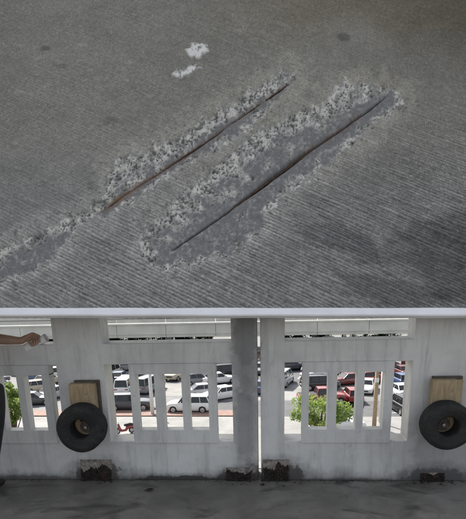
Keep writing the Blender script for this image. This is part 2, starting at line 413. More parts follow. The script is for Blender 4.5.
# underside and edges of the slab
per = np.concatenate([idx[0, :], idx[1:, -1], idx[-1, -2::-1], idx[-2:0:-1, 0]])
top = co3.reshape(-1, 3)
TH = .05
und = top[per] - TH * np.array(en)
n0 = nr * nc; npz = len(per)
allv = np.concatenate([top, und])
j = np.arange(npz); jn = (j + 1) % npz
sides = np.stack([per[jn], per[j], n0 + j, n0 + jn], -1)
nq = len(quads) + len(sides)
me.vertices.add(len(allv)); me.vertices.foreach_set('co', allv.astype(np.float32).ravel())
loops = np.concatenate([quads.ravel(), sides.ravel(), (n0 + j[::-1])])
me.loops.add(len(loops)); me.loops.foreach_set('vertex_index', loops.astype(np.int32))
me.polygons.add(nq + 1)
st = np.concatenate([np.arange(nq) * 4, [nq * 4]]); me.polygons.foreach_set('loop_start', st.astype(np.int32))
me.update(calc_edges=True); me.validate()
at = me.attributes.new('albedo', 'FLOAT_COLOR', 'POINT')
ca = np.ones((len(allv), 4), np.float32); ca[:n0, :3] = np.clip(col.reshape(-1, 3), .01, .85); ca[n0:, :3] = .2
at.data.foreach_set('color', ca.ravel())
slab = link('deck_slab', me, M_slab); tag(slab, 'sloping grey broom-finished concrete deck slab with two long spalls', kind='structure')

def slab_h(u, v):
    i = min(max(int(np.searchsorted(v1, v)), 0), nr - 1); k = min(max(int(np.searchsorted(u1, u)), 0), nc - 1)
    return float(H[i, k]), i, k
def slab_pt(u, v, h): return S0 + eu * u + ev * v + en * h
def rebar(pts, off, r, label):
    bm = bmesh.new(); P = []; rad = []
    for i in range(len(pts) - 1):
        n = 14
        for k in range(n):
            t = k / n; q = (pts[i][0] * (1 - t) + pts[i+1][0] * t, pts[i][1] * (1 - t) + pts[i+1][1] * t)
            u, v = slab_uv(*q)
            P.append(slab_pt(u, v, off + .006 * math.sin(len(P) * .19 + r * 900) - .004 * math.cos(len(P) * .07)))
            rad.append(r * (1 + (.13 if len(P) % 2 else -.05)) * random.uniform(.93, 1.07))
    tube(bm, P, rad, 10)
    o = build('rebar', bm, M_rebar, slab, True); o['label'] = label
random.seed(4)
rebar(BARA, -.0245, .0055, 'thin rusted reinforcing bar with an orange rust spot')
rebar(BARB, -.037, .0078, 'thick dark rusted reinforcing bar in an open black slot')

# white strip at the slab's lower edge, made up as divider between two views
bm = bmesh.new()
prof = [(-.012, .014), (.036, .015), (.042, .008), (.042, -.02), (-.002, -.04), (-.006, -.04), (-.018, .006)]
ra = []
for u in np.linspace(-4.6, 4.6, 60):
    ra.append([bm.verts.new(slab_pt(float(u), v + .0015 * math.sin(u * 9 + v * 50), h)) for v, h in prof])
for a, b in zip(ra[:-1], ra[1:]):
    for k in range(len(prof)):
        bm.faces.new((a[k], a[(k+1) % len(prof)], b[(k+1) % len(prof)], b[k]))
bm.faces.new(ra[0]); bm.faces.new(ra[-1][::-1])
bmesh.ops.recalc_face_normals(bm, faces=bm.faces)
build('divider_strip', bm, M_edge, slab)['label'] = 'white divider strip along the lower slab edge'

# loose and exposed aggregate
def stone_mesh(seed):
    bm = bmesh.new(); bmesh.ops.create_icosphere(bm, subdivisions=1, radius=1)
    rr = random.Random(seed)
    for v in bm.verts: v.co = Vector((v.co.x * rr.uniform(.75, 1.2), v.co.y * rr.uniform(.7, 1.15), v.co.z * rr.uniform(.5, .8)))
    r = [v.co.copy() for v in bm.verts], [[v.index for v in f.verts] for f in bm.faces]; bm.free(); return r
STM = [stone_mesh(i) for i in range(8)]
def stones(name, mat, n, cond, r0, r1, sink, label):
    rr = random.Random(len(name)); vs = []; fs = []; c = 0; tries = 0
    while c < n and tries < n * 60:
        tries += 1
        qx, qy = rr.uniform(0, 412), rr.uniform(60, 290)
        u, v = slab_uv(qx, qy); h, i, k = slab_h(u, v)
        if not cond(i, k, rr): continue
        c += 1
        sv, sf = STM[rr.randrange(8)]; r = rr.uniform(r0, r1) * (1 + .8 * (rr.random() < .08)); ang = rr.random() * 6.28; b0 = len(vs); ca_, sa_ = math.cos(ang), math.sin(ang)
        for q in sv:
            x, y = q.x * ca_ - q.y * sa_, q.x * sa_ + q.y * ca_
            vs.append(slab_pt(u + x * r, v + y * r, h + q.z * r - sink * r))
        fs += [[b0 + a for a in f] for f in sf]
    m_ = bpy.data.meshes.new(name); m_.from_pydata(vs, [], fs)
    o = link(name, m_, mat, slab, True); o['kind'] = 'stuff'; o['label'] = label
stones('pale_aggregate', M_stone_pale, 420, lambda i, k, r: rough[i, k] > .6 and r.random() < .25 + rim[i, k] and slotB[i, k] < .2, .003, .0075, .55, 'pale stones exposed in the broken concrete')
stones('dark_aggregate', M_stone_dark, 700, lambda i, k, r: rough[i, k] > .6 and rim[i, k] > .25, .003, .0075, .6, 'dark stones exposed along the spall rims')
stones('concrete_crumbs', M_stone_pale, 260, lambda i, k, r: (-18 < sdm[i, k] < 0) and r.random() < .5, .002, .0055, -.2, 'pale crumbs scattered round the spalls')

# ------------------------------------------------------------------ THE DECK FLOOR AND THE GARAGE BELOW
bm = bmesh.new(); box(bm, -9, 9, -12, .24, -.32, 0)
f_o = build('deck_floor', bm, M_floor); tag(f_o, kind='structure')
M_conc = simple('garage_concrete', (.36, .355, .34), .85, var=.2, scale=1.5, bmp=.2)
bm = bmesh.new(); box(bm, -8.9, 8.9, -11.9, .20, GZ, -.325)
tag(build('garage_levels', bm, M_conc), kind='structure')

# unseen beam and posts added behind the slab to keep sun off the deck
bm = bmesh.new()
pts = [(4.6 * s_, 3.1) for s_ in (-1, 1)]
a_, b_ = [slab_pt(u_, v_, -TH - .012) for u_, v_ in pts]
v8 = [bm.verts.new(q) for q in (a_, b_, b_ + Vector((0, .3, 0)), a_ + Vector((0, .3, 0)), Vector((a_.x, a_.y, 2.6)), Vector((b_.x, b_.y, 2.6)), Vector((b_.x, b_.y + .3, 2.6)), Vector((a_.x, a_.y + .3, 2.6)))]
for f_ in ((0,1,2,3),(7,6,5,4),(0,4,5,1),(1,5,6,2),(2,6,7,3),(3,7,4,0)): bm.faces.new([v8[i] for i in f_])
for x_ in (-6.2, 6.2): box(bm, x_ - .2, x_ + .2, (a_.y + b_.y) / 2 - .3, (a_.y + b_.y) / 2 + .6, GZ, 2.8)
box(bm, -6.0, 6.0, (a_.y + b_.y) / 2 + .31, (a_.y + b_.y) / 2 + .59, 2.65, 2.95)
tag(build('sun_block_beam', bm, M_conc, bevel=.01), kind='structure')

# ------------------------------------------------------------------ PARAPET
ZS, ZO, ZR = on_y(260, 441.5).z, on_y(260, 363).z, on_y(260, 341.5).z     # sill, underside of rail, top of rail
XW = lambda p, q=400: on_y(p, q).x
ZC = None
def under_slab(x):                        # height of the slab's underside above the wall's inner face
    q = S0 - en * TH; return q.z - ((x - q.x) * en.x + (0 - q.y) * en.y) / en.z
def grid_solid(name, rects, holes, pockets, thick, mat, parent):
    """rects: solid areas (x0,x1,z0,z1); holes cut out; pockets: (x0,x1,z0,z1,depth)"""
    xs = sorted({round(v, 4) for r in rects + holes for v in r[:2]} | {round(v, 4) for r in pockets for v in r[:2]})
    zs = sorted({round(v, 4) for r in rects + holes for v in r[2:4]} | {round(v, 4) for r in pockets for v in r[2:4]})
    def dep(i, k):
        if not (0 <= i < len(xs) - 1 and 0 <= k < len(zs) - 1): return None
        x = (xs[i] + xs[i+1]) / 2; z = (zs[k] + zs[k+1]) / 2
        ins = lambda r: r[0] - 1e-4 < x < r[1] + 1e-4 and r[2] - 1e-4 < z < r[3] + 1e-4
        if not any(ins(r) for r in rects) or any(ins(r) for r in holes): return None
        for r in pockets:
            if ins(r): return r[4]
        return 0.0
    bm = bmesh.new(); vv = {}
    def V_(x, y, z):
        kk = (round(x, 4), round(y, 4), round(z, 4))
        if kk not in vv: vv[kk] = bm.verts.new(kk)
        return vv[kk]
    for i in range(len(xs) - 1):
        for k in range(len(zs) - 1):
            d = dep(i, k)
            if d is None: continue
            x0, x1, z0, z1 = xs[i], xs[i+1], zs[k], zs[k+1]
            bm.faces.new([V_(x0, d, z0), V_(x1, d, z0), V_(x1, d, z1), V_(x0, d, z1)])
            bm.faces.new([V_(x0, thick, z0), V_(x0, thick, z1), V_(x1, thick, z1), V_(x1, thick, z0)])
            for (ni, nk, a, b) in ((i-1, k, (x0, z1), (x0, z0)), (i+1, k, (x1, z0), (x1, z1)), (i, k-1, (x0, z0), (x1, z0)), (i, k+1, (x1, z1), (x0, z1))):
                n = dep(ni, nk)
                e = thick if n is None else n
                if e > d + 1e-6:
                    bm.faces.new([V_(a[0], d, a[1]), V_(a[0], e, a[1]), V_(b[0], e, b[1]), V_(b[0], d, b[1])])
    bmesh.ops.recalc_face_normals(bm, faces=bm.faces)
    return build(name, bm, mat, parent, bevel=.006)

xgl, xgr = XW(257.8, 420), XW(260.8, 420)
x_c1a, x_c1b = XW(60, 400), XW(107, 400)       # left column
x_b2b = XW(232.5, 400)
x_b3a, x_b3b = XW(284.5, 400), XW(410, 400)
x_c3b = x_b3b + (x_c1b - x_c1a) + .05
bay = x_b2b - x_c1b
pitch_ = .55
XL, XR = x_c1a - bay - .6, x_c3b + bay + .6
def pocket(p0, p1, q0): return (XW(p0, 470), XW(p1, 470), -.002, on_y((p0 + p1) / 2, q0).z, .03)
pk_l = [pocket(81, 112, 460), pocket(226, 252, 468)]
pk_r = [pocket(263, 289, 460), pocket(420, 445, 473)]
def baluster_panel(parent, x0, x1):
    p = empty('baluster_panel', (0, 0, 0), 0, parent)
    w = x1 - x0
    yb0, yb1 = -.014, .075
    z0, z1 = ZS - .008, ZO + .004
    s0, s1 = ZS + .10, ZO - .075
    mbox('bottom_rail', x0, x1, yb0, yb1, z0, s0, M_wall, p, .0015)
    mbox('top_rail', x0, x1, yb0, yb1, s1, z1, M_wall, p, .0015)
    for a, b in ((0, .075), (.285, .385), (.60, .685), (.905, 1)):
        mbox('baluster', x0 + a * w, x0 + b * w, yb0 + .0005, yb1 - .0005, s0 - .01, s1 + .01, M_wall, p, .0015)
def parapet(label, x0, x1, cols, bays, pockets, panels):
    o = empty('parapet_wall', ((x0 + x1) / 2, 0, 0))
    inv = -(x0 + x1) / 2
    sh = lambda rs: [(r[0] + inv, r[1] + inv) + tuple(r[2:]) for r in rs]
    zt = max(under_slab(c[0]) for c in cols)
    rects = [(x0, x1, .001, ZR)] + [(c[0], c[1], .001, min(under_slab(c[0]), under_slab(c[1])) - .004) for c in cols]
    holes = [(b[0], b[1], ZS, ZO) for b in bays]
    pocks = [(p[0], p[1], .001, p[3], p[4]) for p in pockets]
    grid_solid('wall_panel', sh(rects), sh(holes), sh(pocks), .2, M_wall, o)
    for a, b in panels: baluster_panel(o, a + inv, b + inv)
    tag(o, label, 'parapet', 'precast parapet units along the deck edge')
    # broken grout and rusted plates in the pockets
    for n_, p in enumerate(pockets):
        pa, pb, pt = p[0] + inv, p[1] + inv, p[3]
        rr = random.Random(int(p[0] * 1000))
        nx, nz = 30, 16; jit = [rr.uniform(-.08, .08) for _ in range(nx + 1)]; bm = bmesh.new(); g = []
        for a in range(nx + 1):
            row = []
            for b in range(nz + 1):
                x = pa + .003 + (pb - pa - .006) * a / nx; t = b / nz
                top = pt * ((.66, .80)[n_ % 2] + .5 * mnoise.noise(Vector((x * 13, n_ * 3.1 + p[0], .3))) + jit[a])
                top = max(.015, min(pt - .004, top))
                y = .004 - .035 * (1 - t) ** .6 * (.5 + 1.1 * abs(mnoise.noise(Vector((x * 45, t * 7, n_))))) + rr.uniform(-.007, .007)
                row.append(bm.verts.new((x, min(.0035, y), .003 + top * t)))
            g.append(row)
        for a in range(nx):
            for b in range(nz): bm.faces.new((g[a][b], g[a+1][b], g[a+1][b+1], g[a][b+1]))
        build('broken_grout', bm, M_grout, o)
        bm = bmesh.new(); box(bm, pa - .0015, pb + .0015, .004, .0285, .003, pt + .0015)
        build('rusted_plate', bm, M_plate_r, o, bevel=.003)
    return o
w86 = XW(216.8) - XW(131.5)
p1r = XW(53, 400)
parapet('grimy white concrete parapet unit on the arm and rolled-paper side of the joint', XL, xgl,
        [(x_c1a, x_c1b), (x_b2b, xgl), (XL, XL + .6)], [(x_c1b, x_b2b), (XL + .6, x_c1a)], pk_l,
        [(XW(131.5), XW(216.8)), (p1r - w86, p1r)])
parapet('grimy white concrete parapet unit with the leafy tree behind its balusters', xgr, XR,
        [(xgr, x_b3a), (x_b3b, x_c3b), (XR - .6, XR)], [(x_b3a, x_b3b), (x_c3b, XR - .6)], pk_r,
        [(XW(302), XW(392)), (x_c3b + .14, x_c3b + .14 + w86)])

# ------------------------------------------------------------------ TYRE BUMPERS
def tyre_bumper(bx0, bx1, ztop, cxz, label, ro):
    o = empty('tyre_bumper', ((bx0 + bx1) / 2, 0, .2)); ox, oz = (bx0 + bx1) / 2, .2
    mbox('recess_shade_plank', bx0 + .02 - ox, bx1 + .018 - ox, -.030, -.001, .375 - oz, ztop + .006 - oz, M_recess_shade, o, .003)  # backing plank darkened to stand in for the shadowed recess round the block
    bm = bmesh.new(); box(bm, bx0 - ox, bx1 - ox, -.095, -.031, .375 - oz, ztop - .008 - oz)
    build('timber_block', bm, M_wood, o, bevel=.005)
    cx, cz = cxz[0] - ox, cxz[1] - oz
    W = .15; ri = ro * .41
    prof = []
    # closed profile (radius, y); y from back -.097 to front
    yb = -.097; yf = yb - W
    half = [(ri, .30), (ri * 1.02, .38), (ri * 1.12, .44), (ri * 1.35, .485), (ro * .78, .50), (ro * .80, .507), (ro * .815, .50), (ro * .90, .47), (ro * .965, .425), (ro * .985, .40)]
    tread = []
    for g0 in (.30, .12, -.12, -.30):
        tread += [(ro, g0 + .05), (ro * 1.0, g0 + .028), (ro * .955, g0 + .022), (ro * .955, g0 - .022), (ro, g0 - .028)]
    full = half + tread + [(r, -h) for r, h in half[::-1]]
    prof = [(r, (yb + yf) / 2 - h * W) for r, h in full]
    bm = bmesh.new(); lathe(bm, prof, 64)
    for v in bm.verts:
        a = math.atan2(v.co.z, v.co.x); rr_ = math.hypot(v.co.x, v.co.z)
        k = 1 + .012 * math.sin(a * 2 + ox) + .004 * math.sin(a * 7)
        if rr_ > ro * .99: k -= .028 * (math.sin(a * 40 + v.co.y * 30) > .55)      # shoulder blocks
        v.co.x *= k; v.co.z *= k
        v.co.x += cx; v.co.z += cz
    bmesh.ops.recalc_face_normals(bm, faces=bm.faces)
    build('tyre', bm, M_tyre, o, True)
    # bolt through the hub with washer
    bm = bmesh.new(); bmesh.ops.create_cone(bm, cap_ends=True, segments=24, radius1=.052, radius2=.050, depth=.005, matrix=Matrix.Translation((cx + .004, -.098, cz - .018)) @ Matrix.Rotation(R(90), 4, 'X'))
    wsh = build('washer', bm, M_hub, o)
    bm = bmesh.new(); bmesh.ops.create_cone(bm, cap_ends=True, segments=6, radius1=.013, radius2=.012, depth=.022, matrix=Matrix.Translation((cx + .004, -.111, cz - .018)) @ Matrix.Rotation(R(90), 4, 'X'))
    build('bolt', bm, M_steel, o)
    bm = bmesh.new(); bmesh.ops.create_cone(bm, cap_ends=True, segments=6, radius1=.009, radius2=.009, depth=.012, matrix=Matrix.Translation((cx - .03, -.101, cz + .03)) @ Matrix.Rotation(R(90), 4, 'X'))
    build('bolt', bm, M_rust, o)
    tag(o, label, 'bumper', 'tyre bumpers bolted to the parapet')
q = on_y(81.5, 428, -.19)
tyre_bumper(on_y(69.5, 395, -.09).x, on_y(95, 395, -.09).x, on_y(82, 383, -.09).z, (q.x, q.z), 'black tyre on a knotty timber block bolted to the column beside the person', .182)
q = on_y(447, 425.5, -.19)
tyre_bumper(on_y(431.5, 395, -.09).x, on_y(462, 395, -.09).x, on_y(447, 379, -.09).z, (q.x, q.z), 'black tyre on a plain timber block bolted to the column beyond the leafy tree', .176)

# grit swept against the foot of the wall
rr = random.Random(77); vs, fs = [], []
for k in range(900):
    x = rr.uniform(-3.2, 3.0); cl = .35 + .65 * max(0, mnoise.noise(Vector((x * 3.3, 2.2, 0))) * 2)
    if rr.random() > cl: continue
    near = min(abs(x - (p_[0] + p_[1]) / 2) for p_ in pk_l + pk_r)
    sv, sf = STM[rr.randrange(8)]; r = rr.uniform(.0015, .0045) * (2.2 if near < .16 and rr.random() < .3 else 1); b0 = len(vs)
    y = -r * .6 - abs(rr.gauss(0, .022 + .035 * (near < .2)))
    vs += [(x + q.x * r * 1.2, y + q.y * r, r * .45 + q.z * r) for q in sv]; fs += [[b0 + a for a in f] for f in sf]
m_ = bpy.data.meshes.new('grit'); m_.from_pydata(vs, [], fs)
tag(link('grit', m_, M_grout, None, True), 'dark grit lying along the foot of the parapet', 'grit', kind='stuff')

# litter on the deck floor
M_leaf_dry = simple('dry_leaf', (.035, .028, .02), .8, var=.4)
def dry_leaf(p, q, s, seed, label):
    rr = random.Random(seed); c = on_z(p, q, 0)
    bm = bmesh.new()
    n = 10; ring = []
    for k in range(n):
        a = 2 * math.pi * k / n; r = s * (1 if k % 2 == 0 else .45) * rr.uniform(.6, 1.25)
        ring.append(bm.verts.new((r * math.cos(a), r * .8 * math.sin(a), .004 + rr.uniform(0, .018))))
    ce = bm.verts.new((0, 0, .004))
    for k in range(n): bm.faces.new((ce, ring[k], ring[(k+1) % n]))
    r_ = bmesh.ops.extrude_face_region(bm, geom=bm.faces[:])
    for v in r_['geom']:
        if isinstance(v, bmesh.types.BMVert): v.co.z += .002
    bmesh.ops.recalc_face_normals(bm, faces=bm.faces)
    o = build('dry_leaf', bm, M_leaf_dry); o.location = (c.x, c.y, 0); tag(o, label, 'leaf', 'litter on the deck floor')
dry_leaf(150, 491, .045, 3, 'crumpled dark dry leaf on the deck floor below the balusters')
dry_leaf(262, 486, .02, 5, 'small dark scrap on the deck floor at the joint between the parapet units')

# ------------------------------------------------------------------ GROUND OUTSIDE
def ground_mat(name, a, b_, c, sc=.6, bmp=.3):
    m, nt, b = new_mat(name); co = coord(nt)
    col = ramp(nt, tex(nt, sc, 8, .68, co, .3), [(.28, a), (.5, b_), (.72, c)])
    col = mix(nt, ramp(nt, tex(nt, 14, 3, .6, co), [(.3, 0), (.75, .35)]), col, a)
    nt.links.new(col, b.inputs['Base Color']); b.inputs['Roughness'].default_value = .85
    bump(nt, b, tex(nt, 30, 4, .6, co), bmp, .01); return m
M_asph = ground_mat('sunbleached_asphalt', (.13, .132, .138), (.19, .192, .197), (.25, .25, .252))
M_road = ground_mat('dark_road', (.075, .077, .083), (.11, .112, .118), (.15, .15, .153))
M_pave = ground_mat('pale_concrete_paving', (.19, .187, .18), (.26, .257, .25), (.33, .326, .315), .5)
M_brickp = ground_mat('red_brick_paving', (.20, .125, .10), (.27, .175, .145), (.33, .225, .19), 2.5)
M_paint = simple('white_road_paint', (.75, .75, .73), .6, var=.15, scale=3)
M_land = ground_mat('far_ground', (.08, .085, .06), (.12, .12, .09), (.17, .165, .13), .05)
def sheet(name, poly, z, mat, th=.0, kind='structure'):
    bm = bmesh.new()
    vs = [bm.verts.new((p[0], p[1], z)) for p in poly]; f = bm.faces.new(vs)
    if f.normal.z < 0: f.normal_flip()
    if th:
        r = bmesh.ops.extrude_face_region(bm, geom=[f])
        for v in r['geom']:
            if isinstance(v, bmesh.types.BMVert): v.co.z += th
        bmesh.ops.recalc_face_normals(bm, faces=bm.faces)
    o = build(name, bm, mat); tag(o, kind=kind); return o
sheet('ground', [(-900, -300), (900, -300), (900, 1500), (-900, 1500)], GZ - .012, M_land)
sheet('parking_lot', [(-75, 30), (75, 30), (75, 108), (-75, 108)], GZ - .006, M_asph)
def strip(name, q0, q1, p0, p1, mat, z, th=0):
    A, B, D_, E = G(p0, q0), G(p1, q0), G(p1, q1), G(p0, q1)
    return sheet(name, [(p.x, p.y) for p in (A, B, D_, E)], z, mat, th)
strip('pavement', 470, 418, -300, 700, M_pave, GZ - .002, .13)
strip('road', 417.3, 401, 216, 700, M_road, GZ - .001)
strip('brick_path', 416.5, 411, -300, 240, M_brickp, GZ - .001, .10)
strip('driveway', 400, 385, 214, 304, M_pave, GZ - .001)
strip('driveway', 396, 384, 157, 186, M_pave, GZ - .001)
strip('driveway', 408, 392, 340, 364, M_pave, GZ - .001)
strip('road', 384, 366, 214, 420, M_road, GZ - .0015)
def line_mark(p, q, p2, q2, w=.12):
    a, b = G(p, q), G(p2, q2); d = (b - a).normalized(); n = Vector((-d.y, d.x, 0)) * w / 2
    sheet('parking_line', [tuple((v)[:2]) for v in (a + n, b + n, b - n, a - n)], GZ + .003, M_paint)
for k in range(9):
    line_mark(-8 + 52 * k, 372, -14 + 52 * k, 379)
for k in range(5): line_mark(392 + 6 * k, 413 - 7 * k, 404 + 6 * k, 412 - 7 * k)

# ------------------------------------------------------------------ CARS
def paint(name, c, r=.28):
    m, nt, b = new_mat(name)
    n = tex(nt, 2.5, 4, .6, coord(nt))
    nt.links.new(ramp(nt, n, [(.3, tuple(x * .92 for x in c)), (.7, tuple(min(1, x * 1.05) for x in c))]), b.inputs['Base Color'])
    b.inputs['Roughness'].default_value = r; b.inputs['Coat Weight'].default_value = .6; b.inputs['Coat Roughness'].default_value = .06
    return m
PAINT = {'white': paint('white_car_paint', (.78, .78, .77)), 'silver': paint('silver_car_paint', (.42, .43, .45), .35), 'black': paint('black_car_paint', (.012, .012, .014)),
         'charcoal': paint('charcoal_car_paint', (.05, .052, .058)), 'red': paint('red_car_paint', (.26, .035, .03)), 'maroon': paint('maroon_car_paint', (.13, .018, .02)),
         'blue': paint('blue_car_paint', (.05, .09, .19)), 'beige': paint('beige_car_paint', (.48, .42, .32)), 'grey': paint('grey_car_paint', (.19, .195, .205))}
M_glass, nt_, b_ = new_mat('dark_car_glass')
nt_.links.new(ramp(nt_, tex(nt_, 3, 3, .5, coord(nt_)), [(.3, (.012, .014, .016)), (.7, (.028, .032, .036))]), b_.inputs['Base Color'])
b_.inputs['Roughness'].default_value = .06
M_blackp = simple('black_plastic', (.02, .02, .021), .6)
M_rim = simple('alloy_rim', (.45, .45, .46), .35, .7)
M_lamp = simple('clear_headlight', (.65, .67, .7), .15)
M_tail = simple('red_tail_light', (.33, .015, .012), .2)
M_plate = simple('plate', (.7, .7, .66), .5)
KINDS = {   # length, width, belt height, roof height, hood height, greenhouse x (front base, front top, rear top, rear base), wheel radius, ground clearance
    'sedan': (4.7, 1.80, .92, 1.43, .84, (.92, .28, -1.05, -1.72), .32, .20),
    'suv':   (4.7, 1.88, 1.08, 1.74, 1.02, (1.05, .55, -1.95, -2.22), .37, .27),
    'hatch': (4.0, 1.70, .92, 1.48, .86, (.95, .35, -1.45, -1.88), .30, .20),
    'pickup': (5.3, 1.92, 1.06, 1.76, 1.04, (1.05, .55, -.50, -.72), .38, .32),
    'van':   (4.9, 1.90, 1.10, 2.0, 1.02, (1.75, 1.05, -2.2, -2.38), .36, .26)}
MESHES = {}
def car_meshes(kind):
    if kind in MESHES: return MESHES[kind]
    L, W, zb, zr, zh, g, wr, gc = KINDS[kind]; hw = W / 2; h = L / 2
    fx, rx = h - .82, -h + .85
    out = {}
    # body: stations along x with a rounded section; arches cut as raised sill points
    st = [(-h, .80, gc + .16, zb - .16), (-h + .06, .92, gc + .05, zb - .03), (-h + .3, .985, gc, zb), (rx - wr * 1.12, 1, gc, zb), (rx - wr * .8, 1, gc + wr * .95, zb), (rx, 1, gc + wr * 1.28, zb), (rx + wr * .8, 1, gc + wr * .95, zb), (rx + wr * 1.12, 1, gc - .02, zb),
          (0, 1, gc - .02, zb), (g[0] - .1, 1, gc - .02, zb - .01), (fx - wr * 1.12, 1, gc - .02, zh + .03), (fx - wr * .8, .995, gc + wr * .95, zh + .02), (fx, .99, gc + wr * 1.28, zh), (fx + wr * .8, .97, gc + wr * .95, zh - .04), (fx + wr * 1.12, .95, gc, zh - .06), (h - .12, .88, gc + .03, zh - .14), (h, .74, gc + .14, zh - .26)]
    st.sort(key=lambda s: s[0])
    bm = bmesh.new(); rings = []
    for x, w, z0, z1 in st:
        w *= hw; zm = max(z0 + .02, .55 * z1 + .45 * gc)
        half = [(0, min(z0, gc + .1)), (w * .60, min(z0, gc + .1)), (w * .62, z0), (w * .965, z0), (w, z0 + (zm - z0) * .4), (w, zm), (w * .975, z1 - .07), (w * .93, z1 - .012), (w * .6, z1 + .018), (0, z1 + .03)]
        ring = half + [(-y, z) for y, z in half[-2:0:-1]]
        rings.append([bm.verts.new((x, y, z)) for y, z in ring])
    n = len(rings[0])
    for a, b in zip(rings[:-1], rings[1:]):
        for k in range(n): bm.faces.new((a[k], b[k], b[(k+1) % n], a[(k+1) % n]))
    bm.faces.new(rings[0]); bm.faces.new(rings[-1][::-1])
    bmesh.ops.recalc_face_normals(bm, faces=bm.faces)
    if kind == 'pickup':   # the load bed
        pass
    def fin(nm, bm, sm=False):
        me = bpy.data.meshes.new(nm); bm.to_mesh(me); bm.free()
        if sm: me.polygons.foreach_set('use_smooth', [True] * len(me.polygons))
        out[nm] = me
    fin('body', bm, True)
    # greenhouse of glass, roof and pillars of body colour
    bw, tw = hw * .90, hw * .70
    zb2 = zb + .01
    base = [(g[0], zh + .02), (g[3], zb2)]
    corners = lambda s: [Vector((g[0], s * bw * .96, zh + .03)), Vector((g[1], s * tw, zr - .06)), Vector((g[2], s * tw, zr - .06)), Vector((g[3], s * bw * .96, zb2))]
    bm = bmesh.new()
    l = [bm.verts.new(c) for c in corners(1)]; r = [bm.verts.new(c) for c in corners(-1)]
    for f in ((l[0], l[1], l[2], l[3]), (r[3], r[2], r[1], r[0]), (l[0], r[0], r[1], l[1]), (l[2], r[2], r[3], l[3]), (l[1], r[1], r[2], l[2])): bm.faces.new(f)
    bmesh.ops.recalc_face_normals(bm, faces=bm.faces); fin('glass', bm)
    bm = bmesh.new()
    nx = 8; rr = []
    for i in range(nx + 1):
        x = g[1] + .06 + (g[2] - g[1] - .12) * i / nx; t = i / nx; rise = .06 * (1 - (2 * t - 1) ** 4)
        rr.append([bm.verts.new((x, y * tw * 1.03, zr - .065 + rise * (1 - .35 * y * y) * (1 if abs(y) < 1 else .35))) for y in (-1, -.85, -.4, 0, .4, .85, 1)])
    for a, b in zip(rr[:-1], rr[1:]):
        for k in range(6): bm.faces.new((a[k], a[k+1], b[k+1], b[k]))
    bmesh.ops.recalc_face_normals(bm, faces=bm.faces)
    fin('roof', bm, True)
    for s in (-1, 1):
        bm = bmesh.new()
        c = corners(s); o_ = Vector((0, s * .012, 0))
        tube(bm, [c[0] + o_, c[1] + o_], .035, 6); tube(bm, [c[1] + o_, c[2] + o_], .04, 6); tube(bm, [c[2] + o_, c[3] + o_], .06 if kind != 'sedan' else .05, 6)
        for fr in (() if kind == 'pickup' else (.46,) if kind == 'sedan' else (.38, .70)):
            xb = g[0] + (g[3] - g[0]) * fr - .05; xt = g[1] + (g[2] - g[1]) * fr
            tube(bm, [Vector((xb, s * (bw * .96 + .012), zb2 - .01)), Vector((xt, s * (tw + .012), zr - .06))], .035, 6)
        fin('pillars%d' % s, bm)
    bm = bmesh.new()
    prof = [(wr * .62, -.09), (wr * .9, -.11), (wr, -.08), (wr, .08), (wr * .9, .11), (wr * .62, .09)]
    lathe(bm, prof, 20); bmesh.ops.recalc_face_normals(bm, faces=bm.faces); fin('tyre', bm, True)
    bm = bmesh.new()
    lathe(bm, [(wr * .64, -.085), (wr * .64, .085), (wr * .5, .06), (wr * .12, .075), (.001, .075), (.001, -.07), (wr * .12, -.075), (wr * .5, -.06)], 20); bmesh.ops.recalc_face_normals(bm, faces=bm.faces); fin('rim', bm)
    bm = bmesh.new(); box(bm, -.03, .03, -.20, .20, -.075, .075); bmesh.ops.bevel(bm, geom=bm.edges[:], offset=.02, segments=2, affect='EDGES'); fin('lamp', bm)
    bm = bmesh.new(); box(bm, -.03, .03, -hw * .42, hw * .42, -.07, .07); fin('grille', bm)
    bm = bmesh.new(); box(bm, -.012, .012, -.26, .26, -.07, .07); fin('plate', bm)
    bm = bmesh.new(); box(bm, -.05, .05, -hw * .86, hw * .86, -.09, .09); bmesh.ops.bevel(bm, geom=bm.edges[:], offset=.03, segments=2, affect='EDGES'); fin('bumper', bm)
    bm = bmesh.new(); box(bm, -.06, .06, -.09, .09, -.06, .06); bmesh.ops.bevel(bm, geom=bm.edges[:], offset=.03, segments=2, affect='EDGES'); fin('mirror', bm)
    if kind == 'pickup':
        bm = bmesh.new(); box(bm, -h + .12, g[3] - .05, -hw * .80, hw * .80, zb - .02, zb + .036); fin('load_bed', bm)
    MESHES[kind] = out; return out
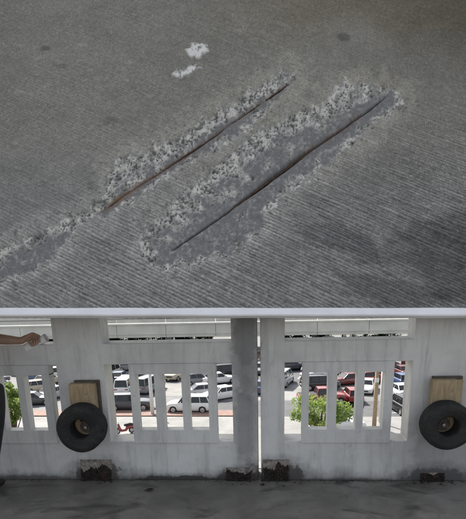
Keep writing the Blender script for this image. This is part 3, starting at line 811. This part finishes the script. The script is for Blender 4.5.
def car(kind, colr, loc, rz, label):
    M = car_meshes(kind); L, W, zb, zr, zh, g, wr, gc = KINDS[kind]; h = L / 2; hw = W / 2
    o = empty('parked_car' if kind not in ('pickup', 'van') else 'parked_' + kind, loc, rz)
    def put(name, mesh, mat, parent, loc=(0, 0, 0)):
        ob = bpy.data.objects.new(name, M[mesh]); C.objects.link(ob); ob.parent = parent; ob.location = loc
        if not M[mesh].materials: M[mesh].materials.append(None)
        ob.material_slots[0].link = 'OBJECT'; ob.material_slots[0].material = mat
        return ob
    P_ = PAINT[colr]
    body = put('body', 'body', P_, o)
    put('window_glass', 'glass', M_glass, o); put('roof', 'roof', P_, o); put('side_pillars', 'pillars-1', P_, o); put('side_pillars', 'pillars1', P_, o)
    for x in (h - .82, -h + .85):
        for s in (-1, 1):
            t = put('wheel', 'tyre', M_rub, o, (x, s * (hw - .11), wr)); put('rim', 'rim', M_rim, t)
    for s in (-1, 1):
        put('headlight', 'lamp', M_lamp, o, (h - .055, s * hw * .56, zh - .30)); put('tail_light', 'lamp', M_tail, o, (-h + .02, s * hw * .66, zb - .26))
        put('mirror', 'mirror', P_, o, (g[0] - .35, s * (hw + .05), zb + .06))
    put('grille', 'grille', M_blackp, o, (h - .015, 0, zh - .36)); put('number_plate', 'plate', M_plate, o, (-h - .005, 0, zb - .38))
    put('bumper', 'bumper', M_blackp if kind in ('suv', 'pickup') else P_, o, (-h + .04, 0, gc + .20))
    if kind == 'pickup': put('load_bed', 'load_bed', M_blackp, o)
    tag(o, label, {'pickup': 'pickup', 'van': 'van'}.get(kind, 'car'), 'vehicles in the parking lot below the deck')
    return o
CARS = [  # kind, colour, photo pixel of its middle on the ground, heading in degrees
 ('suv', 'white', 189.5, 411.0, 178, 'white SUV standing alone behind the middle balusters beside the brick path'),
 ('suv', 'charcoal', 131, 409.0, 2, 'charcoal SUV beside the brick path next to the white post'),
 ('van', 'white', 127, 392, 90, 'white van parked behind the charcoal SUV'),
 ('sedan', 'silver', 206, 395, 20, 'silver sedan parked behind the white SUV'),
 ('sedan', 'white', 221, 398.5, 215, 'white sedan nose to the pale driveway past the white SUV'),
 ('hatch', 'grey', 198, 384, 18, 'grey hatchback in the row behind the silver sedan'),
 ('sedan', 'white', 219, 383, 20, 'white sedan beside the grey hatchback'),
 ('suv', 'black', 229, 376, 20, 'black SUV past the grey hatchback and white sedan row'),
 ('sedan', 'maroon', 222, 371, 20, 'maroon sedan in the far row behind the black SUV'),
 ('sedan', 'charcoal', 204, 372, 18, 'charcoal sedan in the far row behind the grey hatchback'),
 ('hatch', 'silver', 186, 371, 18, 'silver hatchback in the far row near the carriageway beam'),
 ('sedan', 'black', 171, 374, 200, 'black sedan at the end of the pale driveway strip'),
 ('sedan', 'blue', 120, 381, 90, 'blue sedan parked behind the white van'),
 ('suv', 'grey', 146, 382, 90, 'grey SUV in the row by the white post'),
 ('hatch', 'beige', 40, 391, 30, 'beige hatchback behind the balusters by the rolled paper'),
 ('sedan', 'charcoal', 34, 404, 10, 'charcoal sedan nearest the leafy tree by the rolled paper'),
 ('sedan', 'silver', 57, 397, 60, 'silver sedan beside the beige hatchback'),
 ('suv', 'white', 56, 379, 20, 'white SUV in the row behind the beige hatchback'),
 ('hatch', 'blue', 33, 381, 20, 'blue hatchback behind the beige hatchback'),
 ('suv', 'black', 320, 389, 8, 'black SUV behind the red pickup'),
 ('pickup', 'red', 322, 403, 5, 'red pickup behind the leafy tree'),
 ('sedan', 'white', 318, 378, 190, 'white sedan in the row behind the black SUV'),
 ('sedan', 'maroon', 347, 384, 200, 'maroon sedan between the black SUV and the pale strip'),
 ('suv', 'white', 349, 374, 20, 'white SUV in the far row behind the maroon sedan'),
 ('hatch', 'red', 352, 400, 95, 'red hatchback beside the leafy tree crown'),
 ('sedan', 'white', 338, 429, 4, 'white sedan at the pavement under the leafy tree'),
 ('sedan', 'red', 371, 382, 15, 'red sedan behind the wooden pole'),
 ('sedan', 'silver', 383, 373, 15, 'silver sedan in the far row beyond the wooden pole'),
 ('suv', 'black', 402, 411, 100, 'black SUV parked on the near end of the row past the wooden pole'),
 ('sedan', 'white', 399, 395, 100, 'white sedan next in row beside the black SUV past the pole'),
 ('hatch', 'blue', 400, 384, 100, 'blue hatchback third in the row past the wooden pole'),
 ('sedan', 'maroon', 401, 375, 100, 'maroon sedan fourth in the row past the wooden pole'),
 ('suv', 'charcoal', 290, 370, 12, 'charcoal SUV in the far row seen past the joint'),
 ('sedan', 'red', 304, 366, 12, 'red sedan at the far edge of the road past the joint'),
 ('sedan', 'grey', 132, 370, 15, 'grey sedan in the far row behind the blue sedan'),
 ('hatch', 'white', 152, 369, 15, 'white hatchback in the far row behind the white post'),
]
for kd, cl, p, q, a, lb in CARS:
    g_ = G(p, q); car(kd, cl, (g_.x, g_.y, GZ + .0), R(a), lb)

rr = random.Random(31); used_ = set()
WHERE = {363.5: 'in the row under the edge of the white carriageway beam', 368: 'in the second row out from the white carriageway beam', 373: 'in the third row out from the white carriageway beam', 378.5: 'in the middle row of the lot', 384.5: 'in the row behind the nearest two', 391: 'in the row just behind the nearest cars'}
def circles(g_, a): return [g_ + Vector((math.cos(a), math.sin(a), 0)) * k for k in (-1.6, -.55, .55, 1.6)]
taken = [t for c_ in CARS for t in circles(G(c_[2], c_[3]), R(c_[4]))]
for q, where in WHERE.items():
    p = -14 + rr.uniform(0, 10)
    while p < 425:
        g_ = G(p, q)
        step = 2.75 * F / (g_.y + 3.7) * 1.0
        ha = R(rr.choice((75, 255)) + rr.uniform(-4, 4)); cs_ = circles(g_, ha)
        if all((c1 - t).length > 1.98 for t in taken for c1 in cs_) and not (q > 380 and (160 < p < 184 or 340 < p < 364)) and rr.random() < .93:
            for _ in range(60):
                kd = rr.choice(('sedan', 'sedan', 'suv', 'hatch', 'van')); cl = rr.choice(('white', 'white', 'silver', 'grey', 'charcoal', 'black', 'blue', 'maroon', 'beige', 'silver'))
                if (kd, cl, q) not in used_: break
            used_.add((kd, cl, q))
            taken += cs_; car(kd, cl, (g_.x, g_.y, GZ), ha, cl + ' ' + {'suv': 'SUV', 'hatch': 'hatchback'}.get(kd, kd) + ' parked ' + where)
        else: step *= .3
        p += step

# red scooter on the pavement
def scooter(p, q):
    g_ = G(p, q); o = empty('scooter', (g_.x, g_.y, GZ + .128), R(200))
    for x in (-.62, .62):
        bm = bmesh.new(); lathe(bm, [(.17, -.05), (.24, -.06), (.27, 0), (.24, .06), (.17, .05)], 20); bmesh.ops.recalc_face_normals(bm, faces=bm.faces)
        w = build('wheel', bm, M_rub, o, True); w.location = (x, 0, .27)
        bm = bmesh.new(); lathe(bm, [(.175, -.03), (.175, .03), (.02, .03), (.02, -.03)], 16); bmesh.ops.recalc_face_normals(bm, faces=bm.faces); build('rim', bm, M_rim, w)
    bm = bmesh.new()
    tube(bm, [(-.85, 0, .62), (-.55, 0, .62), (-.25, 0, .55), (-.12, 0, .33), (.25, 0, .30), (.42, 0, .5), (.5, 0, .88)], [.09, .17, .17, .13, .12, .13, .10], 10)
    build('body', bm, PAINT['red'], o, True)
    bm = bmesh.new(); tube(bm, [(-.82, 0, .80), (-.5, 0, .84), (-.1, 0, .79), (.02, 0, .76)], [.07, .13, .13, .07], 10); build('seat', bm, M_blackp, o, True)
    bm = bmesh.new(); tube(bm, [(.62, 0, .3), (.5, 0, .95)], .035); tube(bm, [(.44, -.33, 1.02), (.5, 0, .98), (.44, .33, 1.02)], .022); build('handlebar', bm, M_blackp, o)
    bm = bmesh.new(); tube(bm, [(.40, 0, .55), (.66, 0, .56), (.86, 0, .44)], [.05, .10, .04], 8); build('front_mudguard', bm, PAINT['red'], o, True)
    bm = bmesh.new(); bmesh.ops.create_uvsphere(bm, u_segments=12, v_segments=8, radius=.08, matrix=Matrix.Translation((.60, 0, .9))); build('headlight', bm, M_lamp, o, True)
    tag(o, 'small red scooter with black seat parked on the pale pavement', 'scooter')
scooter(125, 435)

# ------------------------------------------------------------------ POSTS
M_postw = simple('white_post_paint', (.66, .65, .62), .7, var=.15)
M_pole = simple('weathered_pole_wood', (.36, .27, .17), .85, var=.3, scale=6, bmp=.3)
g_ = G(152.5, 414.5); o = empty('post', (g_.x, g_.y, GZ))
bm = bmesh.new(); tube(bm, [(0, 0, 0), (0, 0, 4.4)], [.20, .17], 14); build('shaft', bm, M_postw, o, True)
mbox('foot_plate', -.3, .3, -.3, .3, .0, .13, M_conc, o, .02)
bm = bmesh.new(); tube(bm, [(0, 0, 4.39), (0, 0, 4.5)], [.21, .16], 14); build('cap', bm, M_postw, o)
tag(o, 'round white post beside the brick path between charcoal and white SUVs', 'post')
g_ = G(374, 428); o = empty('pole', (g_.x, g_.y, GZ))
bm = bmesh.new(); tube(bm, [(0, 0, 0), (0, .01, 3), (.02, 0, 6.1)], [.19, .18, .16], 12); build('shaft', bm, M_pole, o, True)
bm = bmesh.new(); box(bm, -.02, .02, -.17, .17, 4.2, 4.6); o2 = build('tag_plate', bm, M_plate, o); o2.location = (0, -.2, 0); o2.rotation_euler = (0, 0, R(90))
tag(o, 'brown wooden pole standing on the pavement', 'pole')
g_ = G(379.5, 424); o = empty('post', (g_.x, g_.y, GZ))
bm = bmesh.new(); tube(bm, [(0, 0, 0), (0, 0, 5.2)], [.12, .10], 12); build('shaft', bm, M_postw, o, True)
mbox('foot_plate', -.2, .2, -.2, .2, .0, .14, M_conc, o, .02)
tag(o, 'slim white post close beside the brown wooden pole', 'post')

# ------------------------------------------------------------------ TREES AND SHRUBS
def leaf_mat(name, a, b_, c):
    m, nt, b = new_mat(name)
    col = ramp(nt, tex(nt, 1.6, 4, .6, coord(nt)), [(.3, a), (.5, b_), (.7, c)])
    nt.links.new(col, b.inputs['Base Color']); b.inputs['Roughness'].default_value = .55
    tr = nt.nodes.new('ShaderNodeBsdfTranslucent'); nt.links.new(col, tr.inputs[0])
    mx = nt.nodes.new('ShaderNodeMixShader'); mx.inputs[0].default_value = .55
    nt.links.new(b.outputs[0], mx.inputs[1]); nt.links.new(tr.outputs[0], mx.inputs[2]); nt.links.new(mx.outputs[0], nt.nodes['Material Output'].inputs[0]); return m
M_leaf = leaf_mat('bright_leaf', (.15, .22, .05), (.25, .34, .09), (.34, .42, .13))
M_leafd = leaf_mat('dark_leaf', (.018, .035, .012), (.035, .06, .02), (.06, .09, .03))
M_bark = simple('bark', (.13, .10, .075), .9, var=.35, scale=10, bmp=.4)
def foliage(clumps, n, size, rr):
    vs, fs = [], []
    for _ in range(n):
        c, r = clumps[rr.randrange(len(clumps))]
        d = Vector((rr.gauss(0, 1), rr.gauss(0, 1), rr.gauss(0, 1))).normalized() * r * rr.random() ** .45
        p = c + Vector((d.x, d.y, d.z * .75)); s = size * rr.uniform(.6, 1.3)
        a = Vector((rr.gauss(0, 1), rr.gauss(0, 1), rr.gauss(0, .6))).normalized(); b = a.orthogonal().normalized(); b = (b * math.cos(rr.random() * 6.3) + a.cross(b) * math.sin(rr.random() * 6.3))
        i = len(vs); vs += [p - a * s, p - b * s * .45, p + a * s, p + b * s * .45]; fs.append((i, i + 1, i + 2, i + 3))
    me = bpy.data.meshes.new('crown'); me.from_pydata(vs, [], fs); return me
def tree(p, q, dist, w, hgt, seed, n, label, mat, size=.16):
    """p,q: photo pixel of the crown's middle, dist: metres from the eye along the ground"""
    rr = random.Random(seed); d = ray(p, q); hd = math.hypot(d.x, d.y); c = EYE + d * (dist / hd); zc = c.z - GZ
    o = empty('tree', (c.x, c.y, GZ))
    bm = bmesh.new(); tube(bm, [(0, 0, 0), (.05, .02, zc * .35), (-.04, .03, zc * .75), (0, 0, zc)], [.17, .13, .10, .05], 10)
    clumps = []
    for k in range(16):
        a = k * 2.4 + rr.uniform(-.4, .4); rad = w * .5 * math.sqrt((k + .5) / 16) * rr.uniform(.6, .82)
        e = Vector((rad * math.cos(a), rad * math.sin(a), zc + hgt * .5 * rr.uniform(-.62, .62) * (1 - .35 * rad / w * 2)))
        clumps.append((e, rr.uniform(.20, .34) * min(w, hgt * 1.4) * .62))
        m_ = Vector((e.x * .4, e.y * .4, zc - hgt * .38)); tube(bm, [(0, 0, zc * .6), m_, e], [.06, .04, .015], 6)
    build('trunk', bm, M_bark, o, True)
    link('crown', foliage(clumps, n * 2, size * .68, rr), mat, o)
    tag(o, label, 'tree')
tree(322, 411, 37, 5.6, 3.2, 5, 3000, 'bright green leafy tree in front of the red pickup', M_leaf)
tree(10, 402, 36, 2.7, 4.6, 9, 2400, 'bright green narrow tree beyond the balusters by the person', M_leaf, .15)
tree(160, 366, 92, 2.2, 2.4, 19, 1500, 'small dark tree at the far end of the pale driveway strip', M_leafd, .16)
def shrub(p, q, w, h, seed, label, mat):
    rr = random.Random(seed); g_ = G(p, q); o = empty('shrub', (g_.x, g_.y, GZ))
    bm = bmesh.new(); cl = []
    for k in range(12):
        e = Vector((rr.uniform(-.5, .5) * w, rr.uniform(-.4, .4), h * rr.uniform(.35, .85))); cl.append((e, h * rr.uniform(.18, .34))); tube(bm, [(e.x * .3, 0, 0), (e.x * .7, 0, e.z * .6), e], [.05, .035, .01], 5)
    build('stems', bm, M_bark, o); link('foliage', foliage(cl, 1600, .17, rr), mat, o)
    tag(o, label, 'shrub', 'dark shrubs in a row under the far white beam')
for k, p in enumerate((4, 16, 30, 48, 62, 112, 126, 141, 158, 171, 186, 203, 221, 290, 306, 322, 340, 356, 372, 388, 402)):
    shrub(p, 349 - (k % 3) * .8, 3.2 + (k * 7 % 5) * .5, 2.0 + (k * 5 % 4) * .45, 50 + k, 'dark green shrub under the far white carriageway beam', M_leafd)

# ------------------------------------------------------------------ FAR WHITE BEAM (elevated carriageway)
M_beam = simple('cream_white_beam', (.66, .65, .59), .75, var=.12, scale=.35, bmp=.15)
M_beam2 = simple('grey_beam_joint', (.30, .30, .28), .8, var=.2)
DB = 86.0
zat = lambda q: (EYE + ray(260, q) * (DB / ray(260, q).y)).z
o = empty('elevated_carriageway', (0, DB, GZ))
zb_, zt_ = zat(338.5) - GZ, zat(325) - GZ
segs = 14
for k in range(segs):
    x0 = -63 + 9 * k
    mbox('fascia_panel', x0 + .03, x0 + 8.97, 0, .5, zb_, zt_, M_beam, o, .04)
    mbox('parapet_panel', x0 + .04, x0 + 8.96, .25, .55, zt_ + .32, zt_ + 2.2, M_beam, o, .03)
    mbox('rail', x0, x0 + 9, .10, .24, zt_ + 1.02, zt_ + 1.16, M_beam2, o)
mbox('ledge', -63, 63, -.35, .6, zt_, zt_ + .22, M_beam, o, .03)
mbox('drip_ledge', -63, 63, -.12, .5, zb_ + .55, zb_ + .68, M_beam, o)
mbox('deck', -63, 63, .5, 9, zb_ + .2, zt_ + .2, M_conc, o)
for x in (-54, -36, -18, 9, 27, 45): mbox('pier', x - .6, x + .6, 2, 4, .0, zb_ + .3, M_conc, o, .05)
tag(o, 'long cream-white elevated carriageway beam across the far side of the lot', 'bridge')
# dark planting far behind it
sheet('far_verge', [(-140, 112), (140, 112), (140, 170), (-140, 170)], GZ - .004, M_land)

# ------------------------------------------------------------------ PERSON at the parapet, mostly beyond the frame
M_skin = simple('skin', (.42, .26, .185), .55, var=.08, scale=12)
M_cloth = simple('black_cloth', (.014, .014, .016), .85, var=.3, scale=30, bmp=.3)
M_trous = simple('dark_trousers', (.022, .022, .026), .85, var=.3, scale=30, bmp=.3)
M_hair = simple('dark_hair', (.012, .009, .007), .5, var=.4, scale=60, bmp=.4)
M_paper = simple('white_paper', (.80, .80, .80), .6, var=.04, scale=10)
def skin(name, verts, edges, mat, parent, root=0, sub=2):
    me = bpy.data.meshes.new(name); me.from_pydata([v[0] for v in verts], edges, [])
    o = link(name, me, None, parent)
    o.modifiers.new('s', 'SKIN'); 
    for i, v in enumerate(verts):
        r = v[1]; me.skin_vertices[0].data[i].radius = r if isinstance(r, tuple) else (r, r)
        me.skin_vertices[0].data[i].use_root = (i == root)
    s_ = o.modifiers.new('u', 'SUBSURF'); s_.levels = sub; s_.render_levels = sub
    for m_ in o.modifiers:
        if m_.type == 'SKIN': m_.use_smooth_shade = True
    dg = bpy.context.evaluated_depsgraph_get(); me2 = bpy.data.meshes.new_from_object(o.evaluated_get(dg))
    o.modifiers.clear(); o.data = me2; me2.materials.clear(); me2.materials.append(mat)
    return o
hand = on_y(33, 339.5, .03)            # where the fist closes on the paper
elb = on_y(-16, 338, -.10)
fx_ = on_z(6, 484, 0)                  # toe of the shoe that shows
per = empty('person', (fx_.x - .28, -.52, 0))
O = Vector(per.location)
W_ = lambda v: Vector(v) - O
hx = on_y(11, 385, -.45).x - .235
rel = {}
sh_r = Vector((hx - .02, -.30, 1.36)); sh_l = Vector((hx - .38, -.34, 1.37)); neck = Vector((hx - .20, -.36, 1.42))
headc = Vector((hx - .19, -.42, 1.60))
pel = Vector((hx - .03, -.50, .90)); chest = Vector((hx - .18, -.40, 1.22)); waist = Vector((hx - .07, -.47, 1.03))
wr_ = hand + Vector((-.085, -.012, -.008))
BV = [(pel, (.15, .12)), (waist, (.135, .11)), (chest, (.17, .12)), (neck, .058), (headc + Vector((0, .03, -.05)), .062),
      (headc + Vector((0, .0, .03)), (.078, .088)), (headc + Vector((0, -.01, .085)), (.06, .07)),
      (sh_r, .066), (elb, .045), (elb.lerp(wr_, .35), .046), (wr_, .030),
      (sh_l, .066), (Vector((hx - .48, -.30, 1.10)), .046), (Vector((hx - .36, -.02, 1.155)), .038), (Vector((hx - .27, .05, 1.145)), .030),
      (Vector((hx + .12, -.50, .83)), .095), (Vector((hx + .01, -.42, .47)), .062), (Vector((fx_.x - .04, fx_.y - .19, .09)), .042),
      (Vector((hx - .17, -.52, .82)), .095), (Vector((hx - .20, -.48, .47)), .062), (Vector((hx - .22, -.56, .09)), .042)]
BE = [(0,1),(1,2),(2,3),(3,4),(4,5),(5,6),(2,7),(7,8),(8,9),(9,10),(2,11),(11,12),(12,13),(13,14),(0,15),(15,16),(16,17),(0,18),(18,19),(19,20)]
n0_ = len(BV)
# right hand: palm, four fingers closing round the paper, thumb over it
pal = hand + Vector((-.040, .0, .022)); BV += [(pal, (.030, .018))]; BE += [(10, n0_)]
ax = (on_y(49, 336.5, .03) - on_y(26, 348, .03)).normalized()          # direction of the paper roll
pc = on_y(36, 343, .03)
def finger(off, L, up):
    global BV, BE
    i = len(BV); k = pal + ax * off
    nrm = Vector((0, -1, 0)); up_ = Vector((.25, 0, .97))
    P_ = [k + up_ * .010 + Vector((.012, 0, .004)), pc + ax * off + up_ * .043 + Vector((.0, -.008, 0)), pc + ax * off + Vector((.018, -.043, .020)), pc + ax * off + Vector((.020, -.045, -.002 - L))]
    BV += [(P_[0], .0095), (P_[1], .009), (P_[2], .0085), (P_[3], .0075)]; BE += [(n0_, i), (i, i + 1), (i + 1, i + 2), (i + 2, i + 3)]
for off, L in ((-.030, .006), (-.010, .014), (.011, .012), (.031, .004)): finger(off, L, 1)
i = len(BV); BV += [(pal + Vector((.0, -.020, -.012)), .010), (pc + Vector((-.024, -.040, -.008)), .009), (pc + Vector((-.004, -.046, -.022)), .0078)]; BE += [(n0_, i), (i, i + 1), (i + 1, i + 2)]
# left hand rests on the rail
b14 = 14; i = len(BV); lp = BV[14][0] + Vector((.07, .0, -.008)); BV += [(lp, (.034, .016))]; BE += [(14, i)]; li = i
for k, yy in enumerate((-.032, -.011, .011, .031)):
    i = len(BV); BV += [(lp + Vector((.045, yy, .002)), .009), (lp + Vector((.078 - .006 * abs(k - 1), yy * 1.1, -.006)), .0085), (lp + Vector((.098 - .008 * abs(k - 1), yy * 1.1, -.014)), .0075)]; BE += [(li, i), (i, i + 1), (i + 1, i + 2)]
i = len(BV); BV += [(lp + Vector((.0, -.042, 0)), .010), (lp + Vector((.035, -.066, -.004)), .0085)]; BE += [(li, i), (i, i + 1)]
skin('body', [(W_(v), r) for v, r in BV], BE, M_skin, per, 0, 2)
SV = [(pel + Vector((0, 0, -.03)), (.185, .15)), (waist, (.168, .14)), (chest, (.20, .15)), (neck + Vector((0, 0, -.06)), .085), (sh_r, .086), (sh_r.lerp(elb, .62), .068), (sh_l, .086), (sh_l.lerp(BV[12][0], .6), .068)]
skin('shirt', [(W_(v), r) for v, r in SV], [(0,1),(1,2),(2,3),(2,4),(4,5),(2,6),(6,7)], M_cloth, per, 0, 2)
TV = [(pel + Vector((0, 0, -.01)), (.17, .14)), (BV[15][0], .105), (BV[16][0], .075), (BV[17][0], .066), (BV[18][0], .115), (BV[19][0], .082), (BV[20][0], .066)]
skin('trousers', [(W_(v), r) for v, r in TV], [(0,1),(1,2),(2,3),(0,4),(4,5),(5,6)], M_trous, per, 0, 2)
for ank, dx in ((BV[17][0], .03), (BV[20][0], -.02)):
    a_ = Vector((ank.x, ank.y, .055))
    skin('shoe', [(W_(a_ + Vector((0, -.06, -.004))), (.046, .045)), (W_(a_ + Vector((0, .02, .012))), (.052, .05)), (W_(a_ + Vector((dx * .5, .10, -.010))), (.052, .038)), (W_(a_ + Vector((dx, .18, -.018))), (.044, .03))], [(0,1),(1,2),(2,3)], M_blackp, per, 0, 2)
# head: face details and hair
bm = bmesh.new(); bmesh.ops.create_uvsphere(bm, u_segments=24, v_segments=16, radius=1)
for v in list(bm.verts):
    v.co = Vector((v.co.x * .088, v.co.y * .105 - .012, v.co.z * .10 + .045))
bmesh.ops.delete(bm, geom=[v for v in bm.verts if v.co.z < .0 or (v.co.y > .055 and v.co.z < .085)], context='VERTS')
for v in bm.verts: v.co += W_(headc) + Vector((0, 0, .012)) + v.normal * .004 * mnoise.noise(v.co * 90)
build('hair', bm, M_hair, per, True)
fr = Vector((0, 1, 0))
for sx in (-1, 1):
    bm = bmesh.new(); bmesh.ops.create_uvsphere(bm, u_segments=10, v_segments=8, radius=.012, matrix=Matrix.Translation(W_(headc) + Vector((sx * .031, .082, .018)))); build('eye', bm, simple('eye', (.06, .04, .03), .2), per, True)
    bm = bmesh.new(); bmesh.ops.create_uvsphere(bm, u_segments=10, v_segments=8, radius=1, matrix=Matrix.Translation(W_(headc) + Vector((sx * .082, 0, .005))) @ Matrix.Diagonal((.012, .02, .032, 1))); build('ear', bm, M_skin, per, True)
bm = bmesh.new(); tube(bm, [W_(headc) + Vector((0, .086, .022)), W_(headc) + Vector((0, .106, -.012)), W_(headc) + Vector((0, .086, -.022))], [.008, .015, .010], 8); build('nose', bm, M_skin, per, True)
bm = bmesh.new(); tube(bm, [W_(headc) + Vector((-.024, .076, -.048)), W_(headc) + Vector((0, .088, -.047)), W_(headc) + Vector((.024, .076, -.048))], [.004, .007, .004], 8); build('mouth', bm, simple('lips', (.24, .09, .075), .5), per, True)
tag(per, 'person in black clothes leaning on the parapet with a bare forearm over the rail', 'person')
# rolled paper in the hand
o = empty('paper_roll', pc)
bm = bmesh.new(); L2 = .095
a_ = ax.orthogonal().normalized(); b_ = ax.cross(a_); prev = None; nturn = 60
for k in range(nturn + 1):
    t = k / nturn; an = t * 2 * math.pi * 2.4; r = .026 + .0075 * t
    d_ = a_ * math.cos(an) * r + b_ * math.sin(an) * r
    cur = (bm.verts.new(d_ - ax * L2 * .93), bm.verts.new(d_ + ax * L2))
    if prev: bm.faces.new((prev[0], cur[0], cur[1], prev[1]))
    prev = cur
build('rolled_sheet', bm, M_paper, o, True)
bm = bmesh.new(); prev = None
for k in range(5):
    an = 2.4 * 2 * math.pi + k * .12; r = .0338 + .0015 * k
    d_ = a_ * math.cos(an) * r + b_ * math.sin(an) * r
    cur = (bm.verts.new(d_ - ax * L2 * .93), bm.verts.new(d_ + ax * L2))
    if prev: bm.faces.new((prev[0], cur[0], cur[1], prev[1]))
    prev = cur
build('loose_edge', bm, M_paper, o, True)
tag(o, 'white rolled paper held in the hand above the rail', 'paper')
